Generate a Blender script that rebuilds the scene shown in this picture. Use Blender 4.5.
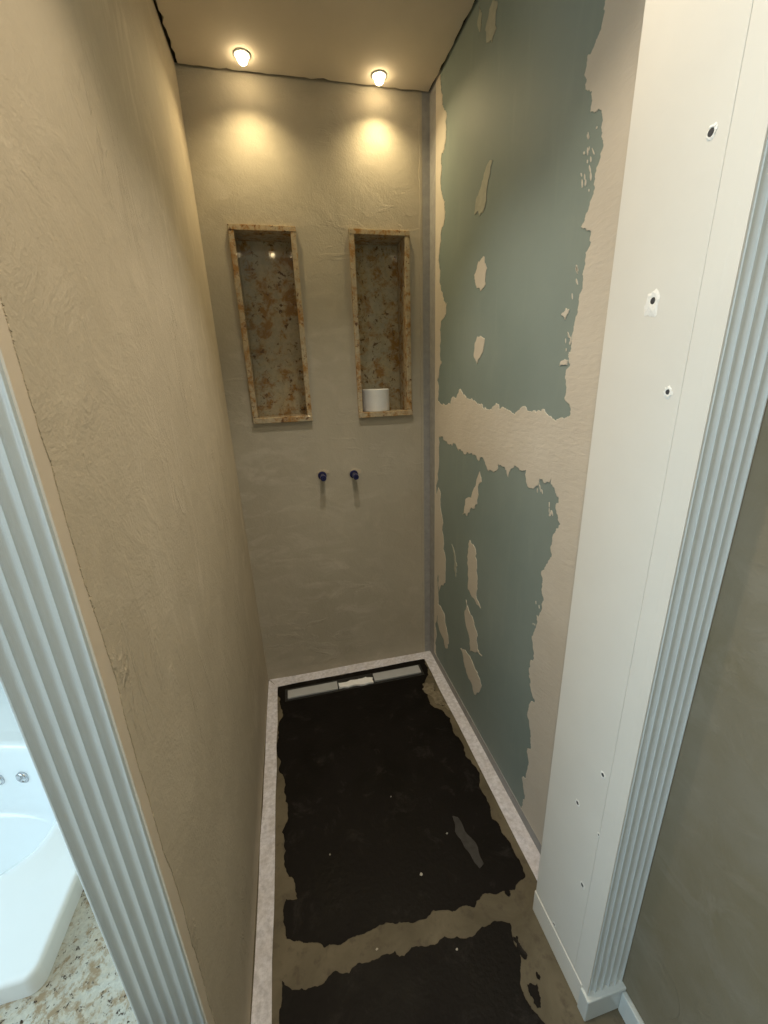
import bpy, bmesh, math, random
from mathutils import Matrix, Vector

EXPOSURE = 0.0
WINDOW_W = 32.0
WINDOW2_W = 18.0
BULB_E = 40.0
BACK_COL = (1.0, 0.78, 0.42)
MID_COL = (1.0, 0.91, 0.76)
FRONT_COL = (1.0, 0.84, 0.62)
BACK_DEG = 140
BACK_TILT = -0.22
MID_DEG = 88
FRONT_DEG = 108
P_BACK = 12.0
P_MID = 26.0
P_FRONT = 27.0
P_NEAR = 28.0

for o in list(bpy.data.objects):
    bpy.data.objects.remove(o)
S = bpy.context.scene
C = S.collection

# ------------------------------------------------------------------ camera
cam = bpy.data.cameras.new('camera')
cam.sensor_fit = 'VERTICAL'
cam.sensor_height = 36.0
cam.lens = 407.05 / 1024 * 36.0
cam.clip_start = 0.02
co = bpy.data.objects.new('camera', cam)
C.objects.link(co)
RX, RY, RZ = -0.3177, 0.0377, -0.2171
M = Matrix.Rotation(RZ, 3, 'Z') @ Matrix.Rotation(RX, 3, 'X') @ Matrix.Rotation(RY, 3, 'Y')
right, fwd, up = M.col[0].copy(), M.col[1].copy(), M.col[2].copy()
co.matrix_world = Matrix(((right.x, up.x, -fwd.x, 0), (right.y, up.y, -fwd.y, 0), (right.z, up.z, -fwd.z, 1.6), (0, 0, 0, 1)))
S.camera = co

# ------------------------------------------------------------------ world, daylight, exposure
S.view_settings.view_transform = 'Standard'
S.view_settings.look = 'None'
S.view_settings.gamma = 1.0
S.view_settings.use_curve_mapping = False
S.view_settings.exposure = EXPOSURE
wd = bpy.data.worlds.new('sky')
S.world = wd
wd.use_nodes = True
wd.node_tree.nodes['Background'].inputs[0].default_value = (0.62, 0.82, 1.0, 1)
wd.node_tree.nodes['Background'].inputs[1].default_value = 1.0
# daylight coming in through the bathroom window on the tub side
wl = bpy.data.lights.new('window_daylight', 'AREA')
wl.shape = 'RECTANGLE'
wl.size = 1.1
wl.size_y = 1.3
wl.energy = WINDOW_W
wl.color = (0.58, 0.85, 1.0)
wo = bpy.data.objects.new('window_daylight', wl)
wo.location = (-1.98, 0.50, 1.65)
wo.rotation_euler = (0, -math.pi / 2, 0)
C.objects.link(wo)

wl2 = bpy.data.lights.new('front_window_daylight', 'AREA')
wl2.shape = 'RECTANGLE'
wl2.size = 1.1
wl2.size_y = 1.0
wl2.energy = WINDOW2_W
wl2.color = (0.74, 0.90, 1.0)
wo2 = bpy.data.objects.new('front_window_daylight', wl2)
wo2.location = (-1.98, -0.95, 1.65)
wo2.rotation_euler = (0, -math.pi / 2, 0)
C.objects.link(wo2)

# ------------------------------------------------------------------ dimensions
XL, XR, YB, H = -0.2624, 0.6993, 2.002, 2.6888
XP, YP, YC = 0.5879, 0.7072, 0.4792
YL, XLL = 0.499, -0.373
XW, YF = -1.92, -1.6          # far left wall, wall behind the camera

# ------------------------------------------------------------------ helpers
rng = random.Random(7)

def link(name, me, mat=None, parent=None):
    o = bpy.data.objects.new(name, me)
    C.objects.link(o)
    if mat is not None and me is not None:
        me.materials.clear()
        me.materials.append(mat)
    if parent is not None:
        o.parent = parent
        o.matrix_parent_inverse = Matrix.Translation(-parent.location)
    return o

def tag(o, label=None, cat=None, group=None, kind=None):
    if label: o['label'] = label
    if cat: o['category'] = cat
    if group: o['group'] = group
    if kind: o['kind'] = kind
    return o

def thing(name, loc, label, cat, group=None, kind=None):
    o = bpy.data.objects.new(name, None)
    o.empty_display_size = 0.05
    C.objects.link(o)
    o.location = loc
    return tag(o, label, cat, group, kind)

def mesh(name, bm, smooth=False):
    bmesh.ops.recalc_face_normals(bm, faces=bm.faces)
    me = bpy.data.meshes.new(name)
    bm.to_mesh(me)
    bm.free()
    if smooth:
        for p in me.polygons: p.use_smooth = True
    return me

def box(bm, x0, x1, y0, y1, z0, z1):
    v = [bm.verts.new((x, y, z)) for x in (x0, x1) for y in (y0, y1) for z in (z0, z1)]
    for f in ((0, 1, 3, 2), (4, 6, 7, 5), (0, 4, 5, 1), (2, 3, 7, 6), (0, 2, 6, 4), (1, 5, 7, 3)):
        bm.faces.new([v[i] for i in f])
    return v

def boxm(name, x0, x1, y0, y1, z0, z1, bevel=0.0, seg=2):
    bm = bmesh.new()
    box(bm, x0, x1, y0, y1, z0, z1)
    if bevel:
        bmesh.ops.recalc_face_normals(bm, faces=bm.faces)
        bmesh.ops.bevel(bm, geom=list(bm.edges), offset=bevel, segments=seg, affect='EDGES', profile=0.5)
    return mesh(name, bm)

def lathe(bm, prof, n=24, M=None, cap=True):
    rings = []
    for r, z in prof:
        ring = [bm.verts.new((r * math.cos(2 * math.pi * i / n), r * math.sin(2 * math.pi * i / n), z)) for i in range(n)]
        rings.append(ring)
    for a, b in zip(rings[:-1], rings[1:]):
        for i in range(n):
            bm.faces.new((a[i], a[(i + 1) % n], b[(i + 1) % n], b[i]))
    if cap:
        bm.faces.new(rings[0]); bm.faces.new(rings[-1])
    if M is not None:
        vs = [v for r in rings for v in r]
        bmesh.ops.transform(bm, matrix=M, verts=vs)
    return rings

def fractal(pts, amp, levels, closed=True, seed=1):
    r = random.Random(seed)
    for _ in range(levels):
        out = []
        n = len(pts)
        for i in range(n if closed else n - 1):
            a, b = pts[i], pts[(i + 1) % n]
            dx, dy = b[0] - a[0], b[1] - a[1]
            L = math.hypot(dx, dy)
            k = 0.0 if L < 1e-6 else max(-1.6, min(1.6, r.gauss(0, 1))) * min(amp * L, 0.012) / L
            out.append(a)
            out.append(((a[0] + b[0]) / 2 - dy * k, (a[1] + b[1]) / 2 + dx * k))
        if not closed: out.append(pts[-1])
        pts = out
    return pts

def sheet(name, loops, thick, to_world, round_edge=0.0):
    """flat sheet with traced outline(s) (later loops are holes), real thickness, laid on a plane"""
    cu = bpy.data.curves.new(name, 'CURVE')
    cu.dimensions = '2D'
    cu.fill_mode = 'BOTH'
    cu.extrude = thick / 2 - round_edge
    cu.bevel_depth = round_edge
    cu.bevel_resolution = 1
    cu.offset = -round_edge
    for lp in loops:
        sp = cu.splines.new('POLY')
        sp.points.add(len(lp) - 1)
        for p, q in zip(sp.points, lp):
            p.co = (q[0], q[1], 0, 1)
        sp.use_cyclic_u = True
    ob = bpy.data.objects.new(name, cu)
    C.objects.link(ob)
    dg = bpy.context.evaluated_depsgraph_get()
    me = bpy.data.meshes.new_from_object(ob.evaluated_get(dg))
    bpy.data.objects.remove(ob)
    bpy.data.curves.remove(cu)
    me.name = name
    for v in me.vertices:
        v.co = to_world(v.co.x, v.co.y, v.co.z + thick / 2)
    bm = bmesh.new()
    bm.from_mesh(me)
    bmesh.ops.remove_doubles(bm, verts=bm.verts, dist=1e-5)
    bmesh.ops.recalc_face_normals(bm, faces=bm.faces)
    bm.to_mesh(me)
    bm.free()
    for p in me.polygons: p.use_smooth = False
    return me

on_right = lambda a, b, t: (XR - t, a, b)      # (y, z) on the right wall
on_floor = lambda a, b, t: (a, b, t)           # (x, y) on the floor
on_left = lambda a, b, t: (XL + t, a, b)

# ------------------------------------------------------------------ materials
class Nt:
    def __init__(s, name):
        s.m = bpy.data.materials.new(name)
        s.m.use_nodes = True
        s.t = s.m.node_tree
        s.b = s.t.nodes['Principled BSDF']
        s.tc = s.t.nodes.new('ShaderNodeTexCoord')
    def n(s, typ, **kw):
        d = s.t.nodes.new(typ)
        for k, v in kw.items():
            if k in d.inputs.keys(): 
                if hasattr(v, 'links'): s.t.links.new(v, d.inputs[k])
                else: d.inputs[k].default_value = v
            else: setattr(d, k, v)
        return d
    def l(s, a, b): s.t.links.new(a, b)
    def coords(s, scale=(1, 1, 1), rot=(0, 0, 0)):
        mp = s.n('ShaderNodeMapping')
        mp.inputs['Scale'].default_value = scale
        mp.inputs['Rotation'].default_value = rot
        s.l(s.tc.outputs['Object'], mp.inputs['Vector'])
        return mp.outputs[0]
    def noise(s, scale, detail=4, rough=.55, vec=None, dist=0.0):
        d = s.n('ShaderNodeTexNoise')
        d.inputs['Scale'].default_value = scale
        d.inputs['Detail'].default_value = detail
        d.inputs['Roughness'].default_value = rough
        d.inputs['Distortion'].default_value = dist
        s.l(vec if vec is not None else s.tc.outputs['Object'], d.inputs['Vector'])
        return d.outputs['Fac']
    def ramp(s, fac, stops, interp='LINEAR'):
        r = s.n('ShaderNodeValToRGB')
        r.color_ramp.interpolation = interp
        e = r.color_ramp.elements
        while len(e) < len(stops): e.new(0.5)
        for el, (p, c) in zip(e, stops):
            el.position = p
            el.color = (*c, 1) if len(c) == 3 else c
        s.l(fac, r.inputs['Fac'])
        return r.outputs['Color']
    def mix(s, fac, a, b, mode='MIX'):
        m = s.n('ShaderNodeMix', data_type='RGBA', blend_type=mode)
        for sock, v in ((m.inputs[0], fac), (m.inputs[6], a), (m.inputs[7], b)):
            if hasattr(v, 'links'): s.l(v, sock)
            elif isinstance(v, (int, float)): sock.default_value = v
            else: sock.default_value = (*v, 1)
        return m.outputs[2]
    def math(s, op, a, b=0.0):
        m = s.n('ShaderNodeMath', operation=op)
        for sock, v in ((m.inputs[0], a), (m.inputs[1], b)):
            if hasattr(v, 'links'): s.l(v, sock)
            else: sock.default_value = v
        return m.outputs[0]
    def bump(s, h, strength=.3, dist=.01, prev=None):
        b = s.n('ShaderNodeBump')
        b.inputs['Strength'].default_value = strength
        b.inputs['Distance'].default_value = dist
        s.l(h, b.inputs['Height'])
        if prev is not None: s.l(prev, b.inputs['Normal'])
        return b.outputs[0]
    def done(s, color, rough=.6, normal=None, metal=0.0, spec=None):
        for k, v in (('Base Color', color), ('Roughness', rough), ('Metallic', metal)):
            if hasattr(v, 'links'): s.l(v, s.b.inputs[k])
            else: s.b.inputs[k].default_value = v if isinstance(v, (int, float)) else (*v, 1)
        if normal is not None: s.l(normal, s.b.inputs['Normal'])
        if spec is not None: s.b.inputs['Specular IOR Level'].default_value = spec
        return s.m

def plaster(name, c0, c1, streak=(9, 1.2, 1.2), depth=1.0):  # troweled plaster
    t = Nt(name)
    big = t.noise(2.1, 5, .6)
    mid = t.noise(9, 6, .65, dist=.6)
    fine = t.noise(150, 4, .65)
    st = t.noise(5.0, 6, .6, t.coords(streak), 0.8)
    mask = t.ramp(t.noise(2.6, 3, .5, t.coords((1, 1, 1), (.4, .2, .9))), [(.50, (0, 0, 0)), (.66, (1, 1, 1))])
    ridge = t.math('MULTIPLY', t.ramp(st, [(0.0, (0, 0, 0)), (.52, (0, 0, 0)), (.57, (1, 1, 1)), (.64, (.3, .3, .3)), (1.0, (.3, .3, .3))]), mask)
    col = t.mix(t.ramp(big, [(.3, (0, 0, 0)), (.7, (1, 1, 1))]), c0, c1)
    col = t.mix(t.math('MULTIPLY', t.ramp(mid, [(.52, (0, 0, 0)), (.68, (1, 1, 1))]), .22), col, (min(1, c1[0] * 1.25), min(1, c1[1] * 1.25), min(1, c1[2] * 1.25)))
    pale = t.math('MULTIPLY', t.ramp(st, [(.50, (0, 0, 0)), (.64, (1, 1, 1))]), t.ramp(t.noise(1.7, 4, .6, t.coords((1, 1, .7), (.9, .1, .4))), [(.45, (0, 0, 0)), (.65, (.45, .45, .45))]))
    col = t.mix(pale, col, (min(1, c1[0] * 1.3), min(1, c1[1] * 1.33), min(1, c1[2] * 1.42)))
    n1 = t.bump(mid, .34 * depth, .010)
    n2 = t.bump(ridge, .6 * depth, .0036, n1)
    n3 = t.bump(fine, .5 * depth, .0018, n2)
    return t.done(col, .78, n3, spec=.3)

MAT = {}
MAT['plaster_left'] = plaster('plaster_left', (.47, .405, .305), (.55, .48, .37), (1.3, 3.6, .9))
MAT['plaster_back'] = plaster('plaster_back', (.41, .37, .295), (.48, .44, .36), (1.0, 1.2, 2.6))
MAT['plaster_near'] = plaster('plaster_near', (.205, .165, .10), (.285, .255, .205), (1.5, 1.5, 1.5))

def flat(name, c, rough=.6, var=.06, scale=8, bump=.0, bscale=200, spec=None, metal=0.0):
    t = Nt(name)
    n = t.noise(scale, 5, .6)
    lo = tuple(max(0, v * (1 - var)) for v in c); hi = tuple(min(1, v * (1 + var)) for v in c)
    col = t.mix(t.ramp(n, [(.3, (0, 0, 0)), (.7, (1, 1, 1))]), lo, hi)
    nm = t.bump(t.noise(bscale, 3), bump, .001) if bump else None
    return t.done(col, rough, nm, metal, spec)

MAT['peach'] = flat('bare_board', (.66, .57, .455), .7, .05, 6, .1)
MAT['ceiling'] = flat('ceiling_plaster', (.62, .56, .47), .8, .06, 3, .3, 60)
MAT['void'] = flat('dark_gap', (.035, .028, .02), .9)
MAT['white_wall'] = flat('white_paint', (.72, .72, .70), .6, .03, 4)
MAT['panel'] = flat('white_board', (.78, .75, .69), .55, .025, 5, .08, 150)
MAT['lacquer'] = flat('white_lacquer', (.66, .70, .70), .30, .02, 6)
MAT['grey_tape'] = flat('grey_tape', (.33, .33, .33), .7, .12, 30, .2, 300)
MAT['drain_grey'] = flat('drain_grey', (.42, .44, .47), .4, .05, 20)
MAT['drain_dark'] = flat('drain_dark', (.02, .02, .02), .4)
MAT['foam'] = flat('white_foam', (.86, .88, .92), .8, .05, 60, .4, 400)
MAT['blue'] = flat('blue_plastic', (.008, .010, .075), .3, .1, 40)
MAT['brass'] = flat('dull_steel', (.12, .12, .16), .4, .1, 40, metal=.8)
MAT['paper'] = flat('white_paper', (.72, .74, .76), .6, .03, 30)
MAT['core'] = flat('cardboard', (.35, .27, .19), .8)
MAT['tub'] = flat('white_acrylic', (.84, .87, .88), .12, .01, 3)
MAT['chrome'] = flat('chrome', (.6, .6, .62), .12, .02, 10, metal=1.0)
MAT['hole'] = flat('hole_dark', (.05, .05, .055), .6, .2, 300)
MAT['torn'] = flat('torn_paper', (.90, .88, .84), .8, .08, 300)
MAT['crumb'] = flat('mortar_crumb', (.5, .47, .42), .8, .2, 200)

# green moisture-resistant board
t = Nt('green_board')
a = t.noise(2.5, 4); f = t.noise(500, 2); s_ = t.noise(7, 5, .6, t.coords((3, 3, .5)))
col = t.mix(t.ramp(a, [(.3, (0, 0, 0)), (.7, (1, 1, 1))]), (.215, .275, .262), (.26, .315, .298))
col = t.mix(t.math('MULTIPLY', t.ramp(s_, [(.55, (0, 0, 0)), (.7, (1, 1, 1))]), .25), col, (.30, .35, .32))
MAT['green'] = t.done(col, .62, t.bump(f, .08, .0005), spec=.35)

# joint compound
t = Nt('joint_compound')
a = t.noise(4, 5, .6); b = t.noise(30, 5, .6, t.coords((1, 1, 3)), .5)
col = t.mix(t.ramp(a, [(.3, (0, 0, 0)), (.7, (1, 1, 1))]), (.60, .55, .475), (.67, .62, .545))
MAT['compound'] = t.done(col, .75, t.bump(b, .3, .004), spec=.25)

# fleece sealing tape
t = Nt('fleece_tape')
a = t.noise(60, 4, .7); b = t.noise(14, 4)
col = t.mix(t.ramp(a, [(.35, (0, 0, 0)), (.65, (1, 1, 1))]), (.54, .54, .61), (.80, .80, .89))
col = t.mix(t.math('MULTIPLY', t.ramp(b, [(.4, (0, 0, 0)), (.7, (1, 1, 1))]), .35), col, (.50, .45, .42))
MAT['fleece'] = t.done(col, .8, t.bump(a, .5, .002), spec=.2)

# bare screed
t = Nt('screed')
a = t.noise(5, 6, .65, dist=.5); b = t.noise(26, 5, .6)
col = t.mix(t.ramp(a, [(.3, (0, 0, 0)), (.7, (1, 1, 1))]), (.085, .071, .044), (.165, .139, .094))
col = t.mix(t.math('MULTIPLY', t.ramp(b, [(.54, (0, 0, 0)), (.68, (1, 1, 1))]), .6), col, (.06, .047, .033))
MAT['screed'] = t.done(col, .6, t.bump(b, .3, .004), spec=.4)
MAT['smear'] = flat('pale_slurry', (.185, .158, .11), .7, .4, 45, .4, 80)

# black liquid waterproofing
t = Nt('black_coating')
a = t.noise(6, 6, .65, dist=.4); b = t.noise(70, 4, .65); g = t.noise(11, 6, .72, dist=.6)
col = t.mix(t.ramp(a, [(.35, (0, 0, 0)), (.75, (1, 1, 1))]), (.0035, .0027, .0022), (.008, .0062, .006))
col = t.mix(t.math('MULTIPLY', t.ramp(g, [(.56, (0, 0, 0)), (.70, (1, 1, 1))]), .6), col, (.032, .028, .027))
rg = t.ramp(a, [(.3, (.42, .42, .42)), (.7, (.62, .62, .62))])
MAT['black'] = t.done(col, rg, t.bump(b, .35, .004), spec=.15)
MAT['greyfilm'] = flat('grey_slurry_film', (.032, .030, .030), .6, .4, 40, .3, 80)

# granite
def granite(name, base, warm, brown, dark, sc, rough=.12):
    t = Nt(name)
    a = t.noise(4 * sc, 5, .6, dist=.5); b = t.noise(11 * sc, 7, .72, dist=.35); c = t.noise(30 * sc, 5, .7); d = t.noise(19 * sc, 6, .7, t.coords((1, 1, 1), (.5, .8, .3)), .3)
    col = t.mix(t.ramp(a, [(.35, (0, 0, 0)), (.65, (1, 1, 1))]), base, warm)
    col = t.mix(t.math('MULTIPLY', t.ramp(c, [(.42, (0, 0, 0)), (.62, (1, 1, 1))]), .5), col, tuple(v * .6 for v in base))
    big = t.math('ADD', t.math('MULTIPLY', b, .7), t.math('MULTIPLY', a, .3))
    col = t.mix(t.ramp(big, [(.495, (0, 0, 0)), (.575, (1, 1, 1))]), col, brown)
    col = t.mix(t.ramp(d, [(.585, (0, 0, 0)), (.635, (1, 1, 1))]), col, dark)
    return t.done(col, rough, spec=.35)
MAT['granite'] = granite('granite_niche', (.50, .455, .33), (.54, .43, .24), (.33, .18, .05), (.12, .06, .018), 1.9, .04)
MAT['granite_edge'] = granite('granite_edge', (.48, .41, .29), (.52, .40, .24), (.33, .18, .06), (.12, .055, .02), 2.6)
MAT['granite_deck'] = granite('granite_deck', (.58, .58, .52), (.52, .47, .37), (.33, .25, .16), (.05, .03, .02), 4.2)
MAT['skim'] = flat('thin_skim', (.40, .41, .35), .7, .12, 40)

# lamp bulbs
t = Nt('lamp_glass')
t.done((1, .9, .7), .3)
t.b.inputs['Emission Color'].default_value = (1, .78, .45, 1)
t.b.inputs['Emission Strength'].default_value = BULB_E
MAT['bulb'] = t.m

# ------------------------------------------------------------------ outlines, in metres on their own wall or floor
UP = [[1.875,2.639],[1.859,2.586],[1.812,2.537],[1.813,2.487],[1.829,2.435],[1.861,2.433],[1.868,2.316],[1.819,2.262],[1.818,2.219],[1.865,2.165],[1.876,2.114],[1.873,2.001],[1.843,1.941],[1.785,1.893],[1.798,1.847],[1.857,1.826],[1.867,1.694],[1.842,1.661],[1.866,1.641],[1.899,1.578],[1.898,1.48],[1.741,1.482],[1.713,1.51],[1.672,1.509],[1.623,1.546],[1.584,1.524],[1.491,1.508],[1.427,1.497],[1.367,1.479],[1.264,1.493],[1.171,1.491],[1.115,1.491],[1.065,1.497],[1.016,1.484],[0.983,1.474],[0.952,1.483],[0.929,1.491],[0.937,1.521],[0.955,1.532],[0.956,1.569],[0.946,1.617],[0.957,1.634],[0.948,1.663],[0.949,1.688],[0.944,1.723],[0.936,1.754],[0.933,1.775],[0.931,1.804],[0.928,1.833],[0.939,1.904],[0.957,1.912],[0.938,1.937],[0.93,1.957],[0.924,1.991],[0.917,2.032],[0.92,2.075],[0.922,2.097],[0.963,2.125],[0.964,2.161],[0.987,2.177],[0.991,2.234],[0.954,2.256],[0.95,2.296],[0.945,2.5],[0.93,2.709],[1.875,2.709]]
LO = [[1.877,1.315],[1.756,1.303],[1.651,1.305],[1.56,1.285],[1.499,1.305],[1.386,1.291],[1.351,1.26],[1.293,1.273],[1.282,1.3],[1.249,1.297],[1.209,1.268],[1.196,1.299],[1.105,1.315],[1.093,1.267],[1.05,1.275],[1.035,1.304],[0.977,1.318],[0.959,1.291],[0.936,1.27],[0.941,1.226],[0.919,1.201],[0.937,1.174],[0.947,1.143],[0.95,1.081],[0.969,1.047],[0.972,0.993],[0.959,0.94],[0.976,0.875],[0.984,0.834],[0.981,0.734],[0.994,0.668],[0.985,0.597],[0.951,0.566],[0.981,0.527],[0.975,0.465],[0.955,0.396],[0.962,0.315],[0.966,0.147],[0.969,0.062],[0.969,0.006],[1.895,0.006],[1.885,0.3],[1.88,0.7],[1.885,0.95]]
PATCH = [[[1.469,1.976],[1.446,1.972],[1.425,1.937],[1.433,1.887],[1.47,1.875],[1.501,1.892],[1.524,1.936],[1.497,1.968]],[[1.44,2.234],[1.414,2.227],[1.472,2.109],[1.499,2.108],[1.539,2.128],[1.496,2.184]],[[1.457,1.731],[1.423,1.716],[1.433,1.676],[1.48,1.637],[1.507,1.664],[1.497,1.714]],[[0.985,1.748],[0.97,1.743],[0.983,1.722],[1.0,1.736]],[[0.985,1.624],[0.955,1.625],[0.958,1.614],[0.988,1.613]],[[1.45,2.62],[1.421,2.595],[1.423,2.542],[1.45,2.527],[1.482,2.544],[1.495,2.579],[1.473,2.615]],[[1.547,2.672],[1.533,2.652],[1.533,2.602],[1.543,2.61]],[[1.891,0.413],[1.771,0.398],[1.712,0.293],[1.723,0.218],[1.751,0.198],[1.874,0.31]],[[1.49,0.932],[1.432,0.911],[1.403,0.79],[1.405,0.697],[1.366,0.673],[1.403,0.67],[1.494,0.696],[1.504,0.835]],[[1.511,0.633],[1.435,0.583],[1.382,0.528],[1.376,0.462],[1.333,0.459],[1.385,0.446],[1.452,0.397],[1.515,0.533]],[[1.56,0.335],[1.461,0.369],[1.367,0.346],[1.325,0.312],[1.376,0.215],[1.397,0.213],[1.487,0.272]],[[1.421,1.245],[1.402,1.207],[1.434,1.109],[1.524,1.03],[1.572,1.023],[1.539,1.103]],[[1.689,0.834],[1.664,0.824],[1.624,0.761],[1.632,0.686],[1.651,0.749]],[[1.876,1.067],[1.844,0.97],[1.797,0.82],[1.764,0.61],[1.861,0.484],[1.892,0.66],[1.895,0.887]]]
BK1 = [[-0.206,1.932],[0.205,1.934],[0.636,1.936],[0.637,1.857],[0.582,1.754],[0.556,1.596],[0.606,1.527],[0.612,1.436],[0.625,1.213],[0.61,1.076],[0.593,0.992],[0.61,0.922],[0.619,0.846],[0.612,0.794],[0.558,0.769],[0.513,0.775],[0.444,0.779],[0.412,0.758],[0.34,0.765],[0.226,0.77],[0.117,0.788],[0.06,0.78],[0.005,0.777],[-0.061,0.778],[-0.112,0.802],[-0.169,0.826],[-0.18,0.896],[-0.169,0.928],[-0.134,0.919],[-0.141,0.947],[-0.169,1.007],[-0.185,1.143],[-0.177,1.301],[-0.201,1.409],[-0.206,1.628],[-0.199,1.802]]
BK2 = [[-0.182,0.736],[-0.164,0.719],[-0.067,0.703],[-0.04,0.719],[0.049,0.716],[0.142,0.72],[0.151,0.704],[0.26,0.704],[0.401,0.704],[0.5,0.696],[0.492,0.66],[0.487,0.611],[0.459,0.564],[0.464,0.52],[0.483,0.489],[0.55,0.3],[0.45,0.1],[-0.18,0.1],[-0.189,0.655]]
SMEAR = [[0.46,1.03],[0.473,1.001],[0.485,0.95],[0.482,0.878],[0.467,0.853],[0.452,0.877],[0.445,0.936],[0.435,0.994]]
LIGHTSM = [[[0.565,1.724],[0.62,1.736],[0.638,1.604],[0.628,1.53],[0.597,1.584],[0.576,1.647]],[[0.414,0.763],[0.455,0.783],[0.501,0.781],[0.521,0.76],[0.493,0.737],[0.445,0.732],[0.413,0.712],[0.385,0.73]],[[-0.06,0.783],[-0.027,0.78],[-0.017,0.757],[-0.045,0.74],[-0.069,0.755]]]
CRUMB = [[0.243,1.172],[0.409,0.985],[0.276,0.884],[0.091,0.735],[-0.018,1.022],[0.319,0.678]]

# ================================================================== SETTING
def struct(name, me, mat, label, cat):
    return tag(link(name, me, mat), label, cat, kind='structure')

# floor of the shower and the bathroom
floor = struct('floor', boxm('floor', XLL - .0, XR + .15, YF, YB + .2, -.12, 0), MAT['screed'], 'bare olive screed floor of the narrow shower under black coating', 'floor')
link('waterproof_coating', sheet('waterproof_coating', [fractal(BK1, .09, 4, seed=3)], .0016, on_floor, .0004), MAT['black'], floor)['label'] = 'black waterproof coating filling the shower floor'
link('waterproof_coating', sheet('waterproof_coating', [fractal(BK2, .09, 4, seed=5)], .0016, on_floor, .0004), MAT['black'], floor)['label'] = 'black waterproof coating before the bare screed band'
link('slurry_smear', sheet('slurry_smear', [fractal([(.452, 1.04), (.470, 1.03), (.497, .93), (.494, .862), (.476, .852), (.462, .90), (.44, .985)], .05, 3, seed=6)], .0022, on_floor, .0004), MAT['greyfilm'], floor)
for i, q in enumerate(LIGHTSM[:1]):
    link('slurry_smear', sheet('slurry_smear', [fractal(q, .25, 4, seed=20 + i)], .0024, on_floor, .0004), MAT['smear'], floor)

# splashes of the coating on the bare screed in front of the pier
rs = random.Random(31)
for k, (x, y, a_, b_) in enumerate(((.498, .640, .012, .034), (.488, .545, .020, .026), (.516, .572, .005, .010), (.532, .770, .010, .012), (.602, 1.66, .012, .03), (.615, 1.585, .008, .02))):
    p = [(x + a_ * math.cos(q * math.pi / 4) * rs.uniform(.55, 1.2), y + b_ * math.sin(q * math.pi / 4) * rs.uniform(.55, 1.2)) for q in range(8)]
    link('coating_splash', sheet('coating_splash', [fractal(p, .16, 3, seed=70 + k)], .0012, on_floor), MAT['black'], floor)
# fleece tape along the foot of the walls (mitred strips)
def strip(name, pts, seed):
    out = []
    n = len(pts)
    for i in range(n):
        a, b = pts[i], pts[(i + 1) % n]
        k = max(1, int(math.hypot(b[0] - a[0], b[1] - a[1]) / .12))
        for j in range(k):
            out.append((a[0] + (b[0] - a[0]) * j / k, a[1] + (b[1] - a[1]) * j / k))
    r = random.Random(seed)
    out = [(x + r.uniform(-.0022, .0022), y + r.uniform(-.0022, .0022)) for x, y in out]
    return sheet(name, [out], .003, on_floor, .0006)
TW = .058
link('sealing_tape', strip('sealing_tape', [(XL + .001, .4), (XL + TW - .004, .4), (XL + TW - .006, YB - TW - .008), (XL + .001, YB - .003)], 1), MAT['fleece'], floor)
link('sealing_tape', strip('sealing_tape', [(XL + .002, YB - .001), (XL + TW - .006, YB - TW - .009), (XR - TW, YB - TW - .006), (XR - .003, YB - .001)], 2), MAT['fleece'], floor)
link('sealing_tape', strip('sealing_tape', [(XR - .001, YB - .003), (XR - TW, YB - TW - .008), (XR - TW, YP + .005), (XR - .001, YP + .005)], 3), MAT['fleece'], floor)

# ---------------- right wall: green board, filler, tape
wr = struct('wall_right', boxm('wall_right', XR, XR + .12, YF, YB + .2, 0, H + .06), MAT['green'], 'green moisture-resistant plasterboard wall with cream filler at its joints', 'wall')
outer = [(.66, .001), (1.935, .001), (1.935, H + .035), (.66, H + .035)]
link('joint_compound', sheet('joint_compound', [outer, fractal(UP, .15, 4, seed=11), fractal(LO, .15, 4, seed=12)], .0016, on_right, .0004), MAT['compound'], wr)['label'] = 'cream filler around both green fields'
for i, q in enumerate(PATCH):
    link('joint_compound', sheet('joint_compound', [fractal(q, .14, 3, seed=40 + i)], .0018, on_right, .0004), MAT['skim' if i in (1, 5, 6, 12) else 'compound'], wr)
# little flecks of filler dragged off along the ragged edge
r = random.Random(5)
for (yy, zz, n, sy, sz) in ((.955, 2.02, 16, .02, .07), (.965, 1.66, 8, .012, .03), (.99, .90, 8, .012, .07), (1.02, 1.28, 6, .02, .015), (.97, 1.22, 6, .012, .04), (.96, 1.80, 6, .01, .03)):
    for k in range(n):
        cy, cz = yy + r.uniform(-sy, sy), zz + r.uniform(-sz, sz)
        L, w = r.uniform(.003, .010), r.uniform(.001, .0024)
        ang = r.uniform(1.0, 1.5)
        pts = []
        for j in range(7):
            an = j / 7 * 2 * math.pi
            px, py = math.cos(an) * L * r.uniform(.7, 1.1), math.sin(an) * w * r.uniform(.7, 1.2)
            pts.append((cy + px * math.cos(ang) - py * math.sin(ang), cz + px * math.sin(ang) + py * math.cos(ang)))
        link('filler_fleck', sheet('filler_fleck', [pts], .0014, on_right), MAT['compound'], wr)
# grey sealing tape in the corner and along the foot
link('corner_tape', boxm('corner_tape', XR - .0028, XR + .001, 1.928, YB, .003, H + .02, .0006), MAT['grey_tape'], wr)
link('foot_tape', boxm('foot_tape', XR - .0030, XR + .001, YP - .02, 1.927, .003, .048, .0006), MAT['grey_tape'], wr)
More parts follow.
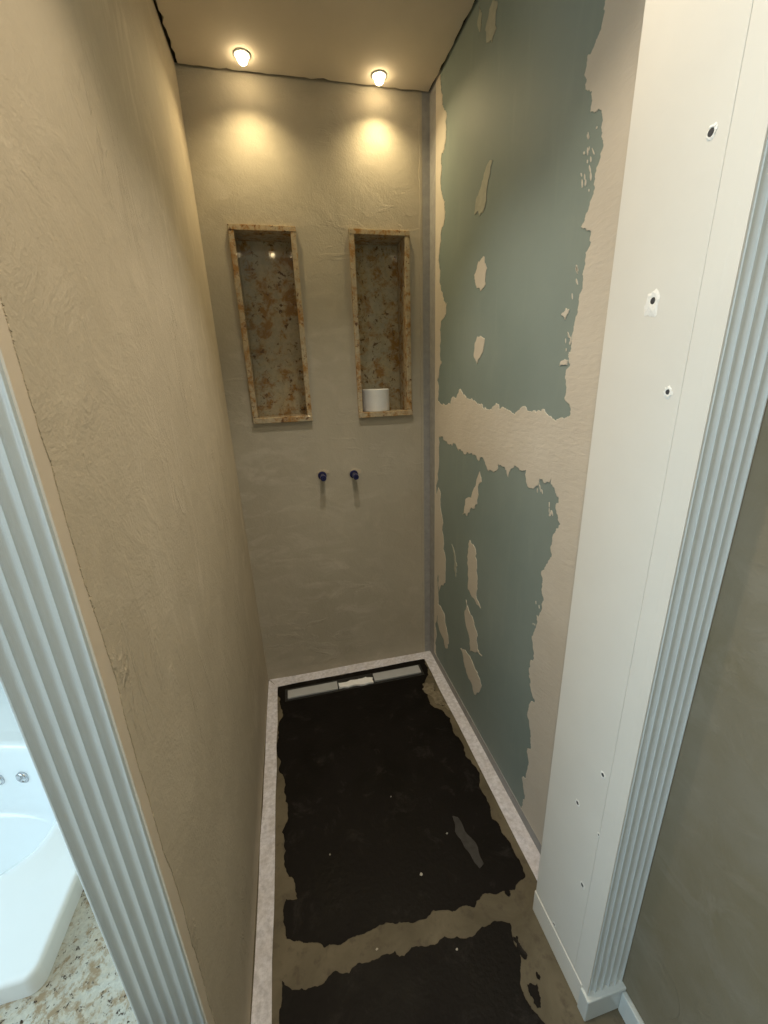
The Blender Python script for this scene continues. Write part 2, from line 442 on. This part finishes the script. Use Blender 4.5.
# plastered part of the same wall this side of the boxed pier
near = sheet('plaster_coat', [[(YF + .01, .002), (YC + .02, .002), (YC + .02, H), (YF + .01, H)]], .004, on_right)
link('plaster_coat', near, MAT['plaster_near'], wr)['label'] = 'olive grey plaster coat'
b = boxm('baseboard_right', XR - .018, XR - .004, YF + .01, YC - .0125, 0, .078, .003)
struct('baseboard_right', b, MAT['lacquer'], 'low white baseboard along the olive plaster wall', 'baseboard')

# ---------------- back wall with two openings for the niches
def back_wall():
    bm = bmesh.new()
    xs = [XL - .2, -.140, .092, .350, .584, XR + .01]
    zs = [0, 1.436, 2.190, H + .06]
    V = {}
    for i, x in enumerate(xs):
        for k, z in enumerate(zs):
            V[i, k] = bm.verts.new((x, YB, z))
    for i in range(5):
        for k in range(3):
            if k == 1 and i in (1, 3): continue
            bm.faces.new((V[i, k], V[i + 1, k], V[i + 1, k + 1], V[i, k + 1]))
    res = bmesh.ops.extrude_face_region(bm, geom=list(bm.faces))
    bmesh.ops.translate(bm, vec=(0, .17, 0), verts=[v for v in res['geom'] if isinstance(v, bmesh.types.BMVert)])
    box(bm, xs[0], xs[-1], YB + .172, YB + .2, 0, zs[-1])
    return mesh('wall_back', bm)
wb = struct('wall_back', back_wall(), MAT['plaster_back'], 'beige grey troweled plaster wall at the end of the shower', 'wall')
link('corner_tape', boxm('corner_tape', XR - .036, XR - .003, YB - .0026, YB + .001, .003, H + .02, .0006), MAT['grey_tape'], wb)
zz = [(.004 + i * (H - .01) / 40) for i in range(41)]
rb = random.Random(9)
edge = [(XR - .036, z) for z in zz] + [(XR - .049 + rb.uniform(-.003, .003), z) for z in reversed(zz)]
link('plaster_bead', sheet('plaster_bead', [edge], .0035, lambda a, b, t: (a, YB - t, b), .0008), MAT['plaster_back'], wb)
# patches of scraped plaster around the pipe ends
def blob(cx, cz, rx, rz, seed, th=.0022):
    r = random.Random(seed)
    p = [(cx + rx * math.cos(k * math.pi / 5) * r.uniform(.7, 1.1), cz + rz * math.sin(k * math.pi / 5) * r.uniform(.7, 1.1)) for k in range(10)]
    return sheet('plaster_patch', [fractal(p, .15, 2, seed=seed)], th, lambda a, b, t: (a, YB - t, b), .0006)

# ---------------- left partition: board, plaster coat
wl_ = struct('wall_left', boxm('wall_left', XLL, XL - .0035, YL + .0185, YB + .2, 0, H + .06), MAT['peach'], 'beige plastered partition wall between shower and tub', 'wall')
link('edge_board', boxm('edge_board', XL - .0065, XL - .0034, YL + .0008, .56, .101, H + .02, .0006), MAT['peach'], wl_)['label'] = 'smooth bare board edge'
ragged = fractal([(.525, 0.0), (.523, .3), (.526, .6), (.523, 1.0), (.527, 1.3), (.5225, 1.45), (.526, 1.52), (.522, 1.6), (.519, 1.75), (.521, 2.1), (.520, H + .03)], .018, 7, closed=False, seed=4)
rr_ = random.Random(14)
ragged = [(y_ + rr_.uniform(-.0007, .0007) + (rr_.uniform(.0015, .004) if rr_.random() < .04 else 0), z_) for y_, z_ in ragged]
coat = ragged + [(YB + .002, H + .03), (YB + .002, 0)]
link('plaster_coat', sheet('plaster_coat', [coat], .0012, lambda a, b, t: (XL - .0034 + t, a, b)), MAT['plaster_left'], wl_)['label'] = 'rough beige plaster coat with a ragged edge'

# ---------------- ceiling with an open shadow joint along the walls
def ceil_poly():
    g, gb = .011, .019
    r = random.Random(3)
    P = []
    def run(a, b, n, nx, ny):
        for i in range(n):
            t_ = i / n
            w = r.gauss(0, .0022)
            P.append((a[0] + (b[0] - a[0]) * t_ + nx * w, a[1] + (b[1] - a[1]) * t_ + ny * w))
    run((XL + g, .5), (XL + g, YB - gb), 60, 1, 0)
    run((XL + g, YB - gb), (XR - g, YB - gb), 40, 0, 1)
    run((XR - g, YB - gb), (XR - g, .5), 60, 1, 0)
    P += [(XR - .001, .49), (XR - .001, YF), (XW, YF), (XW, .49)]
    return P
ce = struct('ceiling', sheet('ceiling', [ceil_poly()], .03, lambda a, b, t: (a, b, H + t)), MAT['ceiling'], 'plain plastered ceiling with a dark open joint along the walls', 'ceiling')
link('ceiling_void', boxm('ceiling_void', XLL - .05, XR + .1, .3, YB + .2, H + .062, H + .10), MAT['void'], ce)
for nm, q in (('joint_lining', (XL - .004, XL + .0015, .52, YB, H + .012, H + .062)), ('joint_lining', (XL, XR, YB - .003, YB + .002, H + .012, H + .062)), ('joint_lining', (XR - .0035, XR + .002, .72, YB, H + .012, H + .062))):
    link(nm, boxm(nm, *q), MAT['void'], ce)

# ---------------- rest of the bathroom around the camera (outside the frame)
def wall_window():
    bm = bmesh.new()
    ys, zs = [YF - .1, -1.50, -.40, -.20, 1.20, YB + .2], [0, 1.05, 2.25, H + .06]
    V = {(i, k): bm.verts.new((XW, y, z)) for i, y in enumerate(ys) for k, z in enumerate(zs)}
    for i in range(5):
        for k in range(3):
            if i in (1, 3) and k == 1: continue
            bm.faces.new((V[i, k], V[i + 1, k], V[i + 1, k + 1], V[i, k + 1]))
    res = bmesh.ops.extrude_face_region(bm, geom=list(bm.faces))
    bmesh.ops.translate(bm, vec=(-.18, 0, 0), verts=[v for v in res['geom'] if isinstance(v, bmesh.types.BMVert)])
    return mesh('wall_window', bm)
struct('wall_window_side', wall_window(), MAT['white_wall'], 'white wall with the bathroom window beyond the tub', 'wall')
struct('wall_front', boxm('wall_front', XW, XR, YF - .1, YF, 0, H + .06), MAT['plaster_left'], 'beige plaster wall behind the viewer', 'wall')
struct('wall_tub_end', boxm('wall_tub_end', XW, XLL - .001, YB, YB + .2, 0, H + .06), MAT['white_wall'], 'white tiled wall at the far end of the tub', 'wall')
struct('ceiling_tub', boxm('ceiling_tub', XW, XLL - .001, .4901, YB, H, H + .04), MAT['white_wall'], 'white ceiling above the tub', 'ceiling')
w1 = thing('window_1', (XW, .50, 1.05), 'white framed bathroom window above the tub', 'window', kind='structure')
for q in ((-.20, 1.20, 1.05, 1.10), (-.20, 1.20, 2.20, 2.25), (-.20, -.15, 1.10, 2.20), (1.15, 1.20, 1.10, 2.20), (.475, .525, 1.10, 2.20)):
    link('window_frame', boxm('window_frame', XW - .05, XW + .0, q[0], q[1], q[2], q[3], .004), MAT['lacquer'], w1)

w2 = thing('window_2', (XW, -.95, 1.05), 'white framed window beside the viewer, before the tub', 'window', kind='structure')
for q in ((-1.50, -.40, 1.05, 1.10), (-1.50, -.40, 2.20, 2.25), (-1.50, -1.45, 1.10, 2.20), (-.45, -.40, 1.10, 2.20)):
    link('window_frame', boxm('window_frame', XW - .05, XW + .0, q[0], q[1], q[2], q[3], .004), MAT['lacquer'], w2)

# ================================================================== WHITE BOXED PIER ON THE RIGHT
pier = thing('wall_pier', (XP, .6, 0), 'white boxed pier of smooth board beside the fluted casing', 'pier', kind='structure')
link('board', boxm('board', XP, XR - .001, .5286, YP, .09, H + .03, .0008), MAT['panel'], pier)
link('board', boxm('board', XP, XR - .001, YC + .0185, .5278, .09, H + .03, .0005), MAT['panel'], pier)
link('edge_strip', boxm('edge_strip', XP, XP + .003, YC + .0005, YC + .0187, .0855, H + .03, .0004), MAT['panel'], pier)
link('skirting', boxm('skirting', XP - .0022, XR - .001, YC + .0185, YP + .004, 0, .089, .0025), MAT['panel'], pier)

def screw_hole(y, z, rad, seed, tail=0.0, rim=1.7):
    r = random.Random(seed)
    bm = bmesh.new()
    n = 18
    rings = []
    for k, (rr, hh) in enumerate(((1.0, .0002), (.78, .0013), (.45, .0009))):
        ring = []
        for i in range(n):
            an = 2 * math.pi * i / n
            q = rad * (rim if k < 2 else 1.7) * rr * (1 + (r.uniform(-.28, .30) if k < 2 else 0))
            yy, zz_ = math.cos(an) * q, math.sin(an) * q * 1.15
            if k == 0 and math.sin(an) < -.4: zz_ -= tail * r.uniform(.5, 1.0)
            ring.append(bm.verts.new((XP - hh, y + yy, z + zz_)))
        rings.append(ring)
    for a_, b_ in zip(rings[:-1], rings[1:]):
        for i in range(n):
            bm.faces.new((a_[i], a_[(i + 1) % n], b_[(i + 1) % n], b_[i]))
    o = link('screw_hole', mesh('screw_hole', bm), MAT['torn'], pier)
    bm = bmesh.new()
    lathe(bm, [(rad * .80, 0), (rad * .78, .0009), (rad * .45, .0011)], 16, Matrix.Translation((XP, y, z)) @ Matrix.Rotation(-math.pi / 2, 4, 'Y'))
    link('screw_head', mesh('screw_head', bm), MAT['hole'], o)
for i, (y, z, rad, tail) in enumerate(((.554, 1.895, .0060, 0), (.607, 1.702, .0062, .012), (.551, 1.563, .0048, .003), (.602, .602, .0056, 0), (.549, .392, .0058, 0), (.546, .760, .0052, .003), (.618, .104, .0045, 0), (.5295, .598, .0030, .003))):
    screw_hole(y, z, rad, 60 + i, tail, (1.25, 2.2, 1.6)[i] if i < 3 else 1.3)

# ================================================================== FLUTED CASINGS
def casing(name, x0, x1, y, z0, z1):
    bm = bmesh.new()
    w = x1 - x0
    prof = [(x0, y + .018), (x0, y + .0025), (x0 + .0025, y)]
    fil, n = .0042, 5
    fw = (w - .006 - fil * (n - 1) - .003) / n
    x = x0 + .0045
    for k in range(n):
        for j in range(13):
            a_ = math.pi * j / 12
            prof.append((x + fw / 2 - fw / 2 * math.cos(a_), y + .0072 * math.sin(a_)))
        x += fw + fil
    prof += [(x1 - .0025, y), (x1, y + .0025), (x1, y + .018)]
    lo_ = [bm.verts.new((p[0], p[1], z0)) for p in prof]
    hi_ = [bm.verts.new((p[0], p[1], z1)) for p in prof]
    for i in range(len(prof)):
        j = (i + 1) % len(prof)
        bm.faces.new((lo_[i], lo_[j], hi_[j], hi_[i]))
    bm.faces.new(lo_); bm.faces.new(hi_)
    return mesh(name, bm)
t1 = thing('trim_1', (-.318, YL, 0), 'white casing with five flutes on the partition end by the tub', 'trim', kind='structure')
link('fluted_board', casing('fluted_board', XLL, XL - .0068, YL, .10, H), MAT['lacquer'], t1)
link('plinth_block', boxm('plinth_block', XLL - .004, XL + .004, YL - .010, YL + .018, 0, .10, .003), MAT['lacquer'], t1)
t2 = thing('trim_2', (.645, YC, 0), 'white casing with five flutes at the front of the boxed pier', 'trim', kind='structure')
link('fluted_board', casing('fluted_board', XP + .0035, XR - .0045, YC, .085, H), MAT['lacquer'], t2)
link('plinth_block', boxm('plinth_block', XP - .006, XR - .0015, YC - .012, YC + .018, 0, .085, .003), MAT['lacquer'], t2)

# ================================================================== GRANITE NICHES
def niche(x0, x1, label):
    z0, z1, fr = 1.421, 2.207, .022
    yb, yf = YB + .128, YB - .014
    o = thing('wall_niche', ((x0 + x1) / 2, YB, z0), label, 'niche', 'granite wall niches')
    link('back_panel', boxm('back_panel', x0 + fr - .004, x1 - fr + .004, yb, yb + .018, z0 + .022, z1 - fr + .004), MAT['granite'], o)
    link('jamb', boxm('jamb', x0, x0 + fr, yf, yb - .0005, z0 + .0255, z1 - .0205, .0015), MAT['granite_edge'], o)
    link('jamb', boxm('jamb', x1 - fr, x1, yf, yb - .0005, z0 + .0255, z1 - .0205, .0015), MAT['granite_edge'], o)
    link('lintel', boxm('lintel', x0, x1, yf - .001, yb - .0005, z1 - .020, z1, .0015), MAT['granite_edge'], o)
    link('sill', boxm('sill', x0 + .001, x1 + .001, yf - .010, yb - .0005, z0, z0 + .025, .002), MAT['granite_edge'], o)
    return o
niche(-.158, .110, 'empty granite lined niche in the plaster wall, the one by the beige partition')
niche(.332, .600, 'granite lined niche holding a white roll, nearer the green wall')

# back wall openings are hidden behind the frames; white roll standing on the right sill
roll = thing('paper_roll', (.434, 2.056, 1.4462), 'small white roll standing on the sill of the right granite niche', 'roll')
bm = bmesh.new()
R_, HH = .0665, .104
prof = [(R_ - .002, 0), (R_, .002), (R_, HH - .003), (R_ - .003, HH), (.024, HH), (.0225, HH - .002), (.0225, .002), (.024, 0)]
rg_ = lathe(bm, prof, 40, Matrix.Translation(roll.location), cap=False)
for i in range(40): bm.faces.new((rg_[-1][i], rg_[-1][(i + 1) % 40], rg_[0][(i + 1) % 40], rg_[0][i]))
link('sheet_winding', mesh('sheet_winding', bm, False), MAT['paper'], roll)
bm = bmesh.new()
rg_ = lathe(bm, [(.0222, .0005), (.0222, HH - .0015), (.0205, HH - .0015), (.0205, .0005)], 32, Matrix.Translation(roll.location), cap=False)
for i in range(32): bm.faces.new((rg_[-1][i], rg_[-1][(i + 1) % 32], rg_[0][(i + 1) % 32], rg_[0][i]))
link('core_tube', mesh('core_tube', bm), MAT['core'], roll)

# ================================================================== PIPE ENDS
for i, (x, z, lab) in enumerate(((.134, 1.151, 'blue capped pipe end sticking out of the plaster, nearer the beige partition'), (.293, 1.144, 'blue capped pipe end sticking out of the plaster, nearer the green wall'))):
    o = thing('pipe_stub', (x, YB, z), lab, 'pipe', 'capped pipe ends below the niches')
    T = Matrix.Translation((x, YB, z)) @ Matrix.Rotation(math.pi / 2, 4, 'X')
    bm = bmesh.new(); lathe(bm, [(.0105, -.02), (.0105, .046)], 20, T)
    link('pipe', mesh('pipe', bm), MAT['brass'], o)
    bm = bmesh.new(); lathe(bm, [(.021, .0005), (.021, .003), (.014, .005)], 20, T)
    link('collar', mesh('collar', bm), MAT['blue'], o)
    bm = bmesh.new(); lathe(bm, [(.0125, .040), (.0140, .042), (.0140, .070), (.0125, .0725), (.007, .0725), (.006, .069)], 20, T)
    link('cap', mesh('cap', bm), MAT['blue'], o)
    link('plaster_patch', blob(x + .010, z + .014, .030, .016, 80 + i), MAT['plaster_left'], wb)

# ================================================================== DRAIN
dr = thing('linear_drain', (.213, 1.85, .0016), 'grey linear drain with a white strip in its middle at the back of the floor', 'drain')
link('channel', boxm('channel', -.172, .598, 1.808, 1.898, .0008, .0036, .0006), MAT['drain_dark'], dr)
link('cover', boxm('cover', -.157, .110, 1.818, 1.876, .0036, .014, .002), MAT['drain_grey'], dr)
link('cover', boxm('cover', .314, .583, 1.822, 1.882, .0036, .014, .002), MAT['drain_grey'], dr)
pts = fractal([(.116, 1.820), (.305, 1.814), (.308, 1.853), (.27, 1.866), (.235, 1.860), (.19, 1.862), (.15, 1.855), (.116, 1.858)], .07, 3, seed=8)
link('torn_strip', sheet('torn_strip', [pts], .012, lambda a, b, t: (a, b, .0036 + t), .002), MAT['foam'], dr)['label'] = 'torn white strip'

# crumbs of mortar on the black coating
CL = ['tiny mortar crumb in the middle of the black floor', 'tiny mortar crumb beside the grey smear on the black floor', 'largest mortar crumb on the black floor above the bare band', 'tiny mortar crumb on the bare screed band', 'tiny mortar crumb on the black floor nearest the beige partition', 'mortar crumb on the black floor in front of the bare band']
for i, (x, y) in enumerate(CRUMB):
    bm = bmesh.new()
    bmesh.ops.create_icosphere(bm, subdivisions=1, radius=.0030 if i != 2 else .006)
    rc = random.Random(100 + i)
    for v in bm.verts:
        v.co *= rc.uniform(.7, 1.2); v.co.z *= .6
        v.co.x *= 1.4 if i % 2 else 1
    mz = min(v.co.z for v in bm.verts)
    for v in bm.verts: v.co += Vector((x, y, .0016 - mz)) 
    tag(link('mortar_crumb', mesh('mortar_crumb', bm), MAT['crumb']), CL[i], 'crumb', 'mortar crumbs on the floor')

# ================================================================== CEILING SPOTLIGHTS
def spotlight(x, y, label, power, col, deg, blend, tilt=0.0):
    o = thing('ceiling_spotlight', (x, y, H), label, 'spotlight', 'ceiling spotlights')
    T = Matrix.Translation((x, y, H)) @ Matrix.Rotation(math.pi, 4, 'X')
    bm = bmesh.new()
    rg = lathe(bm, [(.030, -.0005), (.030, .002), (.024, .004), (.021, .002), (.021, -.0005)], 28, T, cap=False)
    for i in range(28): bm.faces.new((rg[-1][i], rg[-1][(i + 1) % 28], rg[0][(i + 1) % 28], rg[0][i]))
    link('ring', mesh('ring', bm, True), MAT['lacquer'], o)
    bm = bmesh.new()
    lathe(bm, [(.016, -.0004), (.0175, .006), (.0175, .014), (.014, .022), (.007, .027), (.0015, .028)], 20, T)
    link('bulb', mesh('bulb', bm, True), MAT['bulb'], o)
    L = bpy.data.lights.new('spot_beam', 'SPOT')
    L.energy = power
    L.color = col
    L.spot_size = math.radians(deg)
    L.spot_blend = blend
    L.shadow_soft_size = .012
    lo_ = bpy.data.objects.new('spot_beam', L)
    C.objects.link(lo_)
    lo_.location = (x, y, H - .031)
    lo_.rotation_euler = (tilt, 0, 0)
    lo_.parent = o
    lo_.matrix_parent_inverse = Matrix.Translation(-o.location)
spotlight(-.026, 1.903, 'lit ceiling spotlight at the back wall, nearer the beige partition', P_BACK, BACK_COL, BACK_DEG, 1.0, BACK_TILT)
spotlight(.469, 1.925, 'lit ceiling spotlight at the back wall, nearer the green wall', P_BACK, BACK_COL, BACK_DEG, 1.0, BACK_TILT)
spotlight(.22, 1.30, 'lit ceiling spotlight in the middle of the shower', P_MID, MID_COL, MID_DEG, .7)
spotlight(.22, .60, 'lit ceiling spotlight between the two fluted casings', P_FRONT, FRONT_COL, FRONT_DEG, .5)
spotlight(.012, -.02, 'lit ceiling spotlight above the viewer', P_NEAR, FRONT_COL, FRONT_DEG, .5)

# ================================================================== TUB AND ITS GRANITE DECK
dk = thing('tub_deck', (-1.15, .9, 0), 'speckled granite deck around the white tub', 'deck')
bm = bmesh.new()
Zd = .5
for q in ((XW + .002, XLL - .006, -.3, .62, .47, Zd), (-.64, XLL - .006, .62, YB - .002, .47, Zd), (XW + .002, -.64, 1.70, YB - .002, .47, Zd)):
    box(bm, *q)
link('slab', mesh('slab', bm), MAT['granite_deck'], dk)
link('riser', boxm('riser', XW + .002, XLL - .03, -.28, -.26, 0, .47), MAT['granite_deck'], dk)
link('riser', boxm('riser', XLL - .03, XLL - .012, -.28, YB - .002, 0, .47), MAT['granite_deck'], dk)

tub = thing('bathtub', (-1.2, 1.1, Zd), 'white acrylic whirlpool tub set in speckled granite deck', 'bathtub')
def tub_shell():
    bm = bmesh.new()
    N = 96
    x0, x1, y0, y1 = -1.86, -.576, .602, 1.78
    rc = .024
    def outline(off):
        P, q = [], rc + off
        X0, X1, Y0, Y1 = x0 - off, x1 + off, y0 - off, y1 + off
        for (cx, cy, a0) in ((X1 - q, Y1 - q, 0), (X0 + q, Y1 - q, 90), (X0 + q, Y0 + q, 180), (X1 - q, Y0 + q, 270)):
            arc = [(cx + q * math.cos(math.radians(a0 + 90 * k / 7)), cy + q * math.sin(math.radians(a0 + 90 * k / 7))) for k in range(8)]
            if P:
                e = P[-1]
                P += [(e[0] + (arc[0][0] - e[0]) * k / 17, e[1] + (arc[0][1] - e[1]) * k / 17) for k in range(1, 17)]
            P += arc
        e, s0 = P[-1], P[0]
        P += [(e[0] + (s0[0] - e[0]) * k / 17, e[1] + (s0[1] - e[1]) * k / 17) for k in range(1, 17)]
        return P
    ANG = [math.atan2(p[1] - .95, p[0] + 1.15) for p in outline(0.0)]
    def inner_pt(i, a, m, n, cx=-1.15, cy=.95):
        an = ANG[i]
        c, s = math.cos(an), math.sin(an)
        bb, nn = (.305 - m, 2.1) if s > 0 else (.178 - m, n)
        k = (abs(c / a) ** nn + abs(s / bb) ** nn) ** (-1 / nn)
        return [cx + c * k, cy + s * k]
    rings = []
    for off, z in ((0.0, Zd + .0005), (0.0, Zd + .002), (0.0, Zd + .040), (-.001, Zd + .0445), (-.004, Zd + .0485), (-.009, Zd + .050), (-.014, Zd + .050)):
        rings.append([(p[0], p[1], z) for p in outline(off)])
    for a, b, n, z in ((.535, -.060, 4.2, Zd + .050), (.525, -.050, 4.2, Zd + .0505), (.485, -.010, 4.0, Zd + .059), (.475, 0, 4.0, Zd + .060), (.462, .013, 4.0, Zd + .054), (.455, .018, 4.0, Zd + .040), (.445, .028, 3.8, Zd - .03), (.430, .042, 3.6, Zd - .115), (.420, .052, 3.4, Zd - .150), (.400, .070, 3.2, Zd - .166), (.20, .12, 3, Zd - .170)):
        rings.append([(*inner_pt(i, a, b, n), z) for i in range(N)])
    R = [[bm.verts.new(p) for p in r_] for r_ in rings]
    for a_, b_ in zip(R[:-1], R[1:]):
        for i in range(N):
            bm.faces.new((a_[i], a_[(i + 1) % N], b_[(i + 1) % N], b_[i]))
    bm.faces.new(R[-1])
    return mesh('shell', bm, True)
link('shell', tub_shell(), MAT['tub'], tub)
def jet(x, z):
    k = (1 - abs((x + 1.15) / .447) ** 2.1) ** (1 / 2.1)
    y = .95 + .278 * k
    yaw = math.atan2(.278 / .447 * (x + 1.15) / .447, k)
    T = Matrix.Translation((x, y - .006, z)) @ Matrix.Rotation(-yaw, 4, 'Z') @ Matrix.Rotation(math.pi / 2 + .12, 4, 'X')
    bm = bmesh.new()
    rg = lathe(bm, [(.021, -.006), (.021, .002), (.017, .005), (.013, .003), (.011, -.001), (.006, -.001), (.005, .003), (.001, .0035)], 24, T)
    link('jet', mesh('jet', bm, True), MAT['chrome'], tub)
jet(-.925, .455)
jet(-1.005, .445)
jet(-1.20, .445)
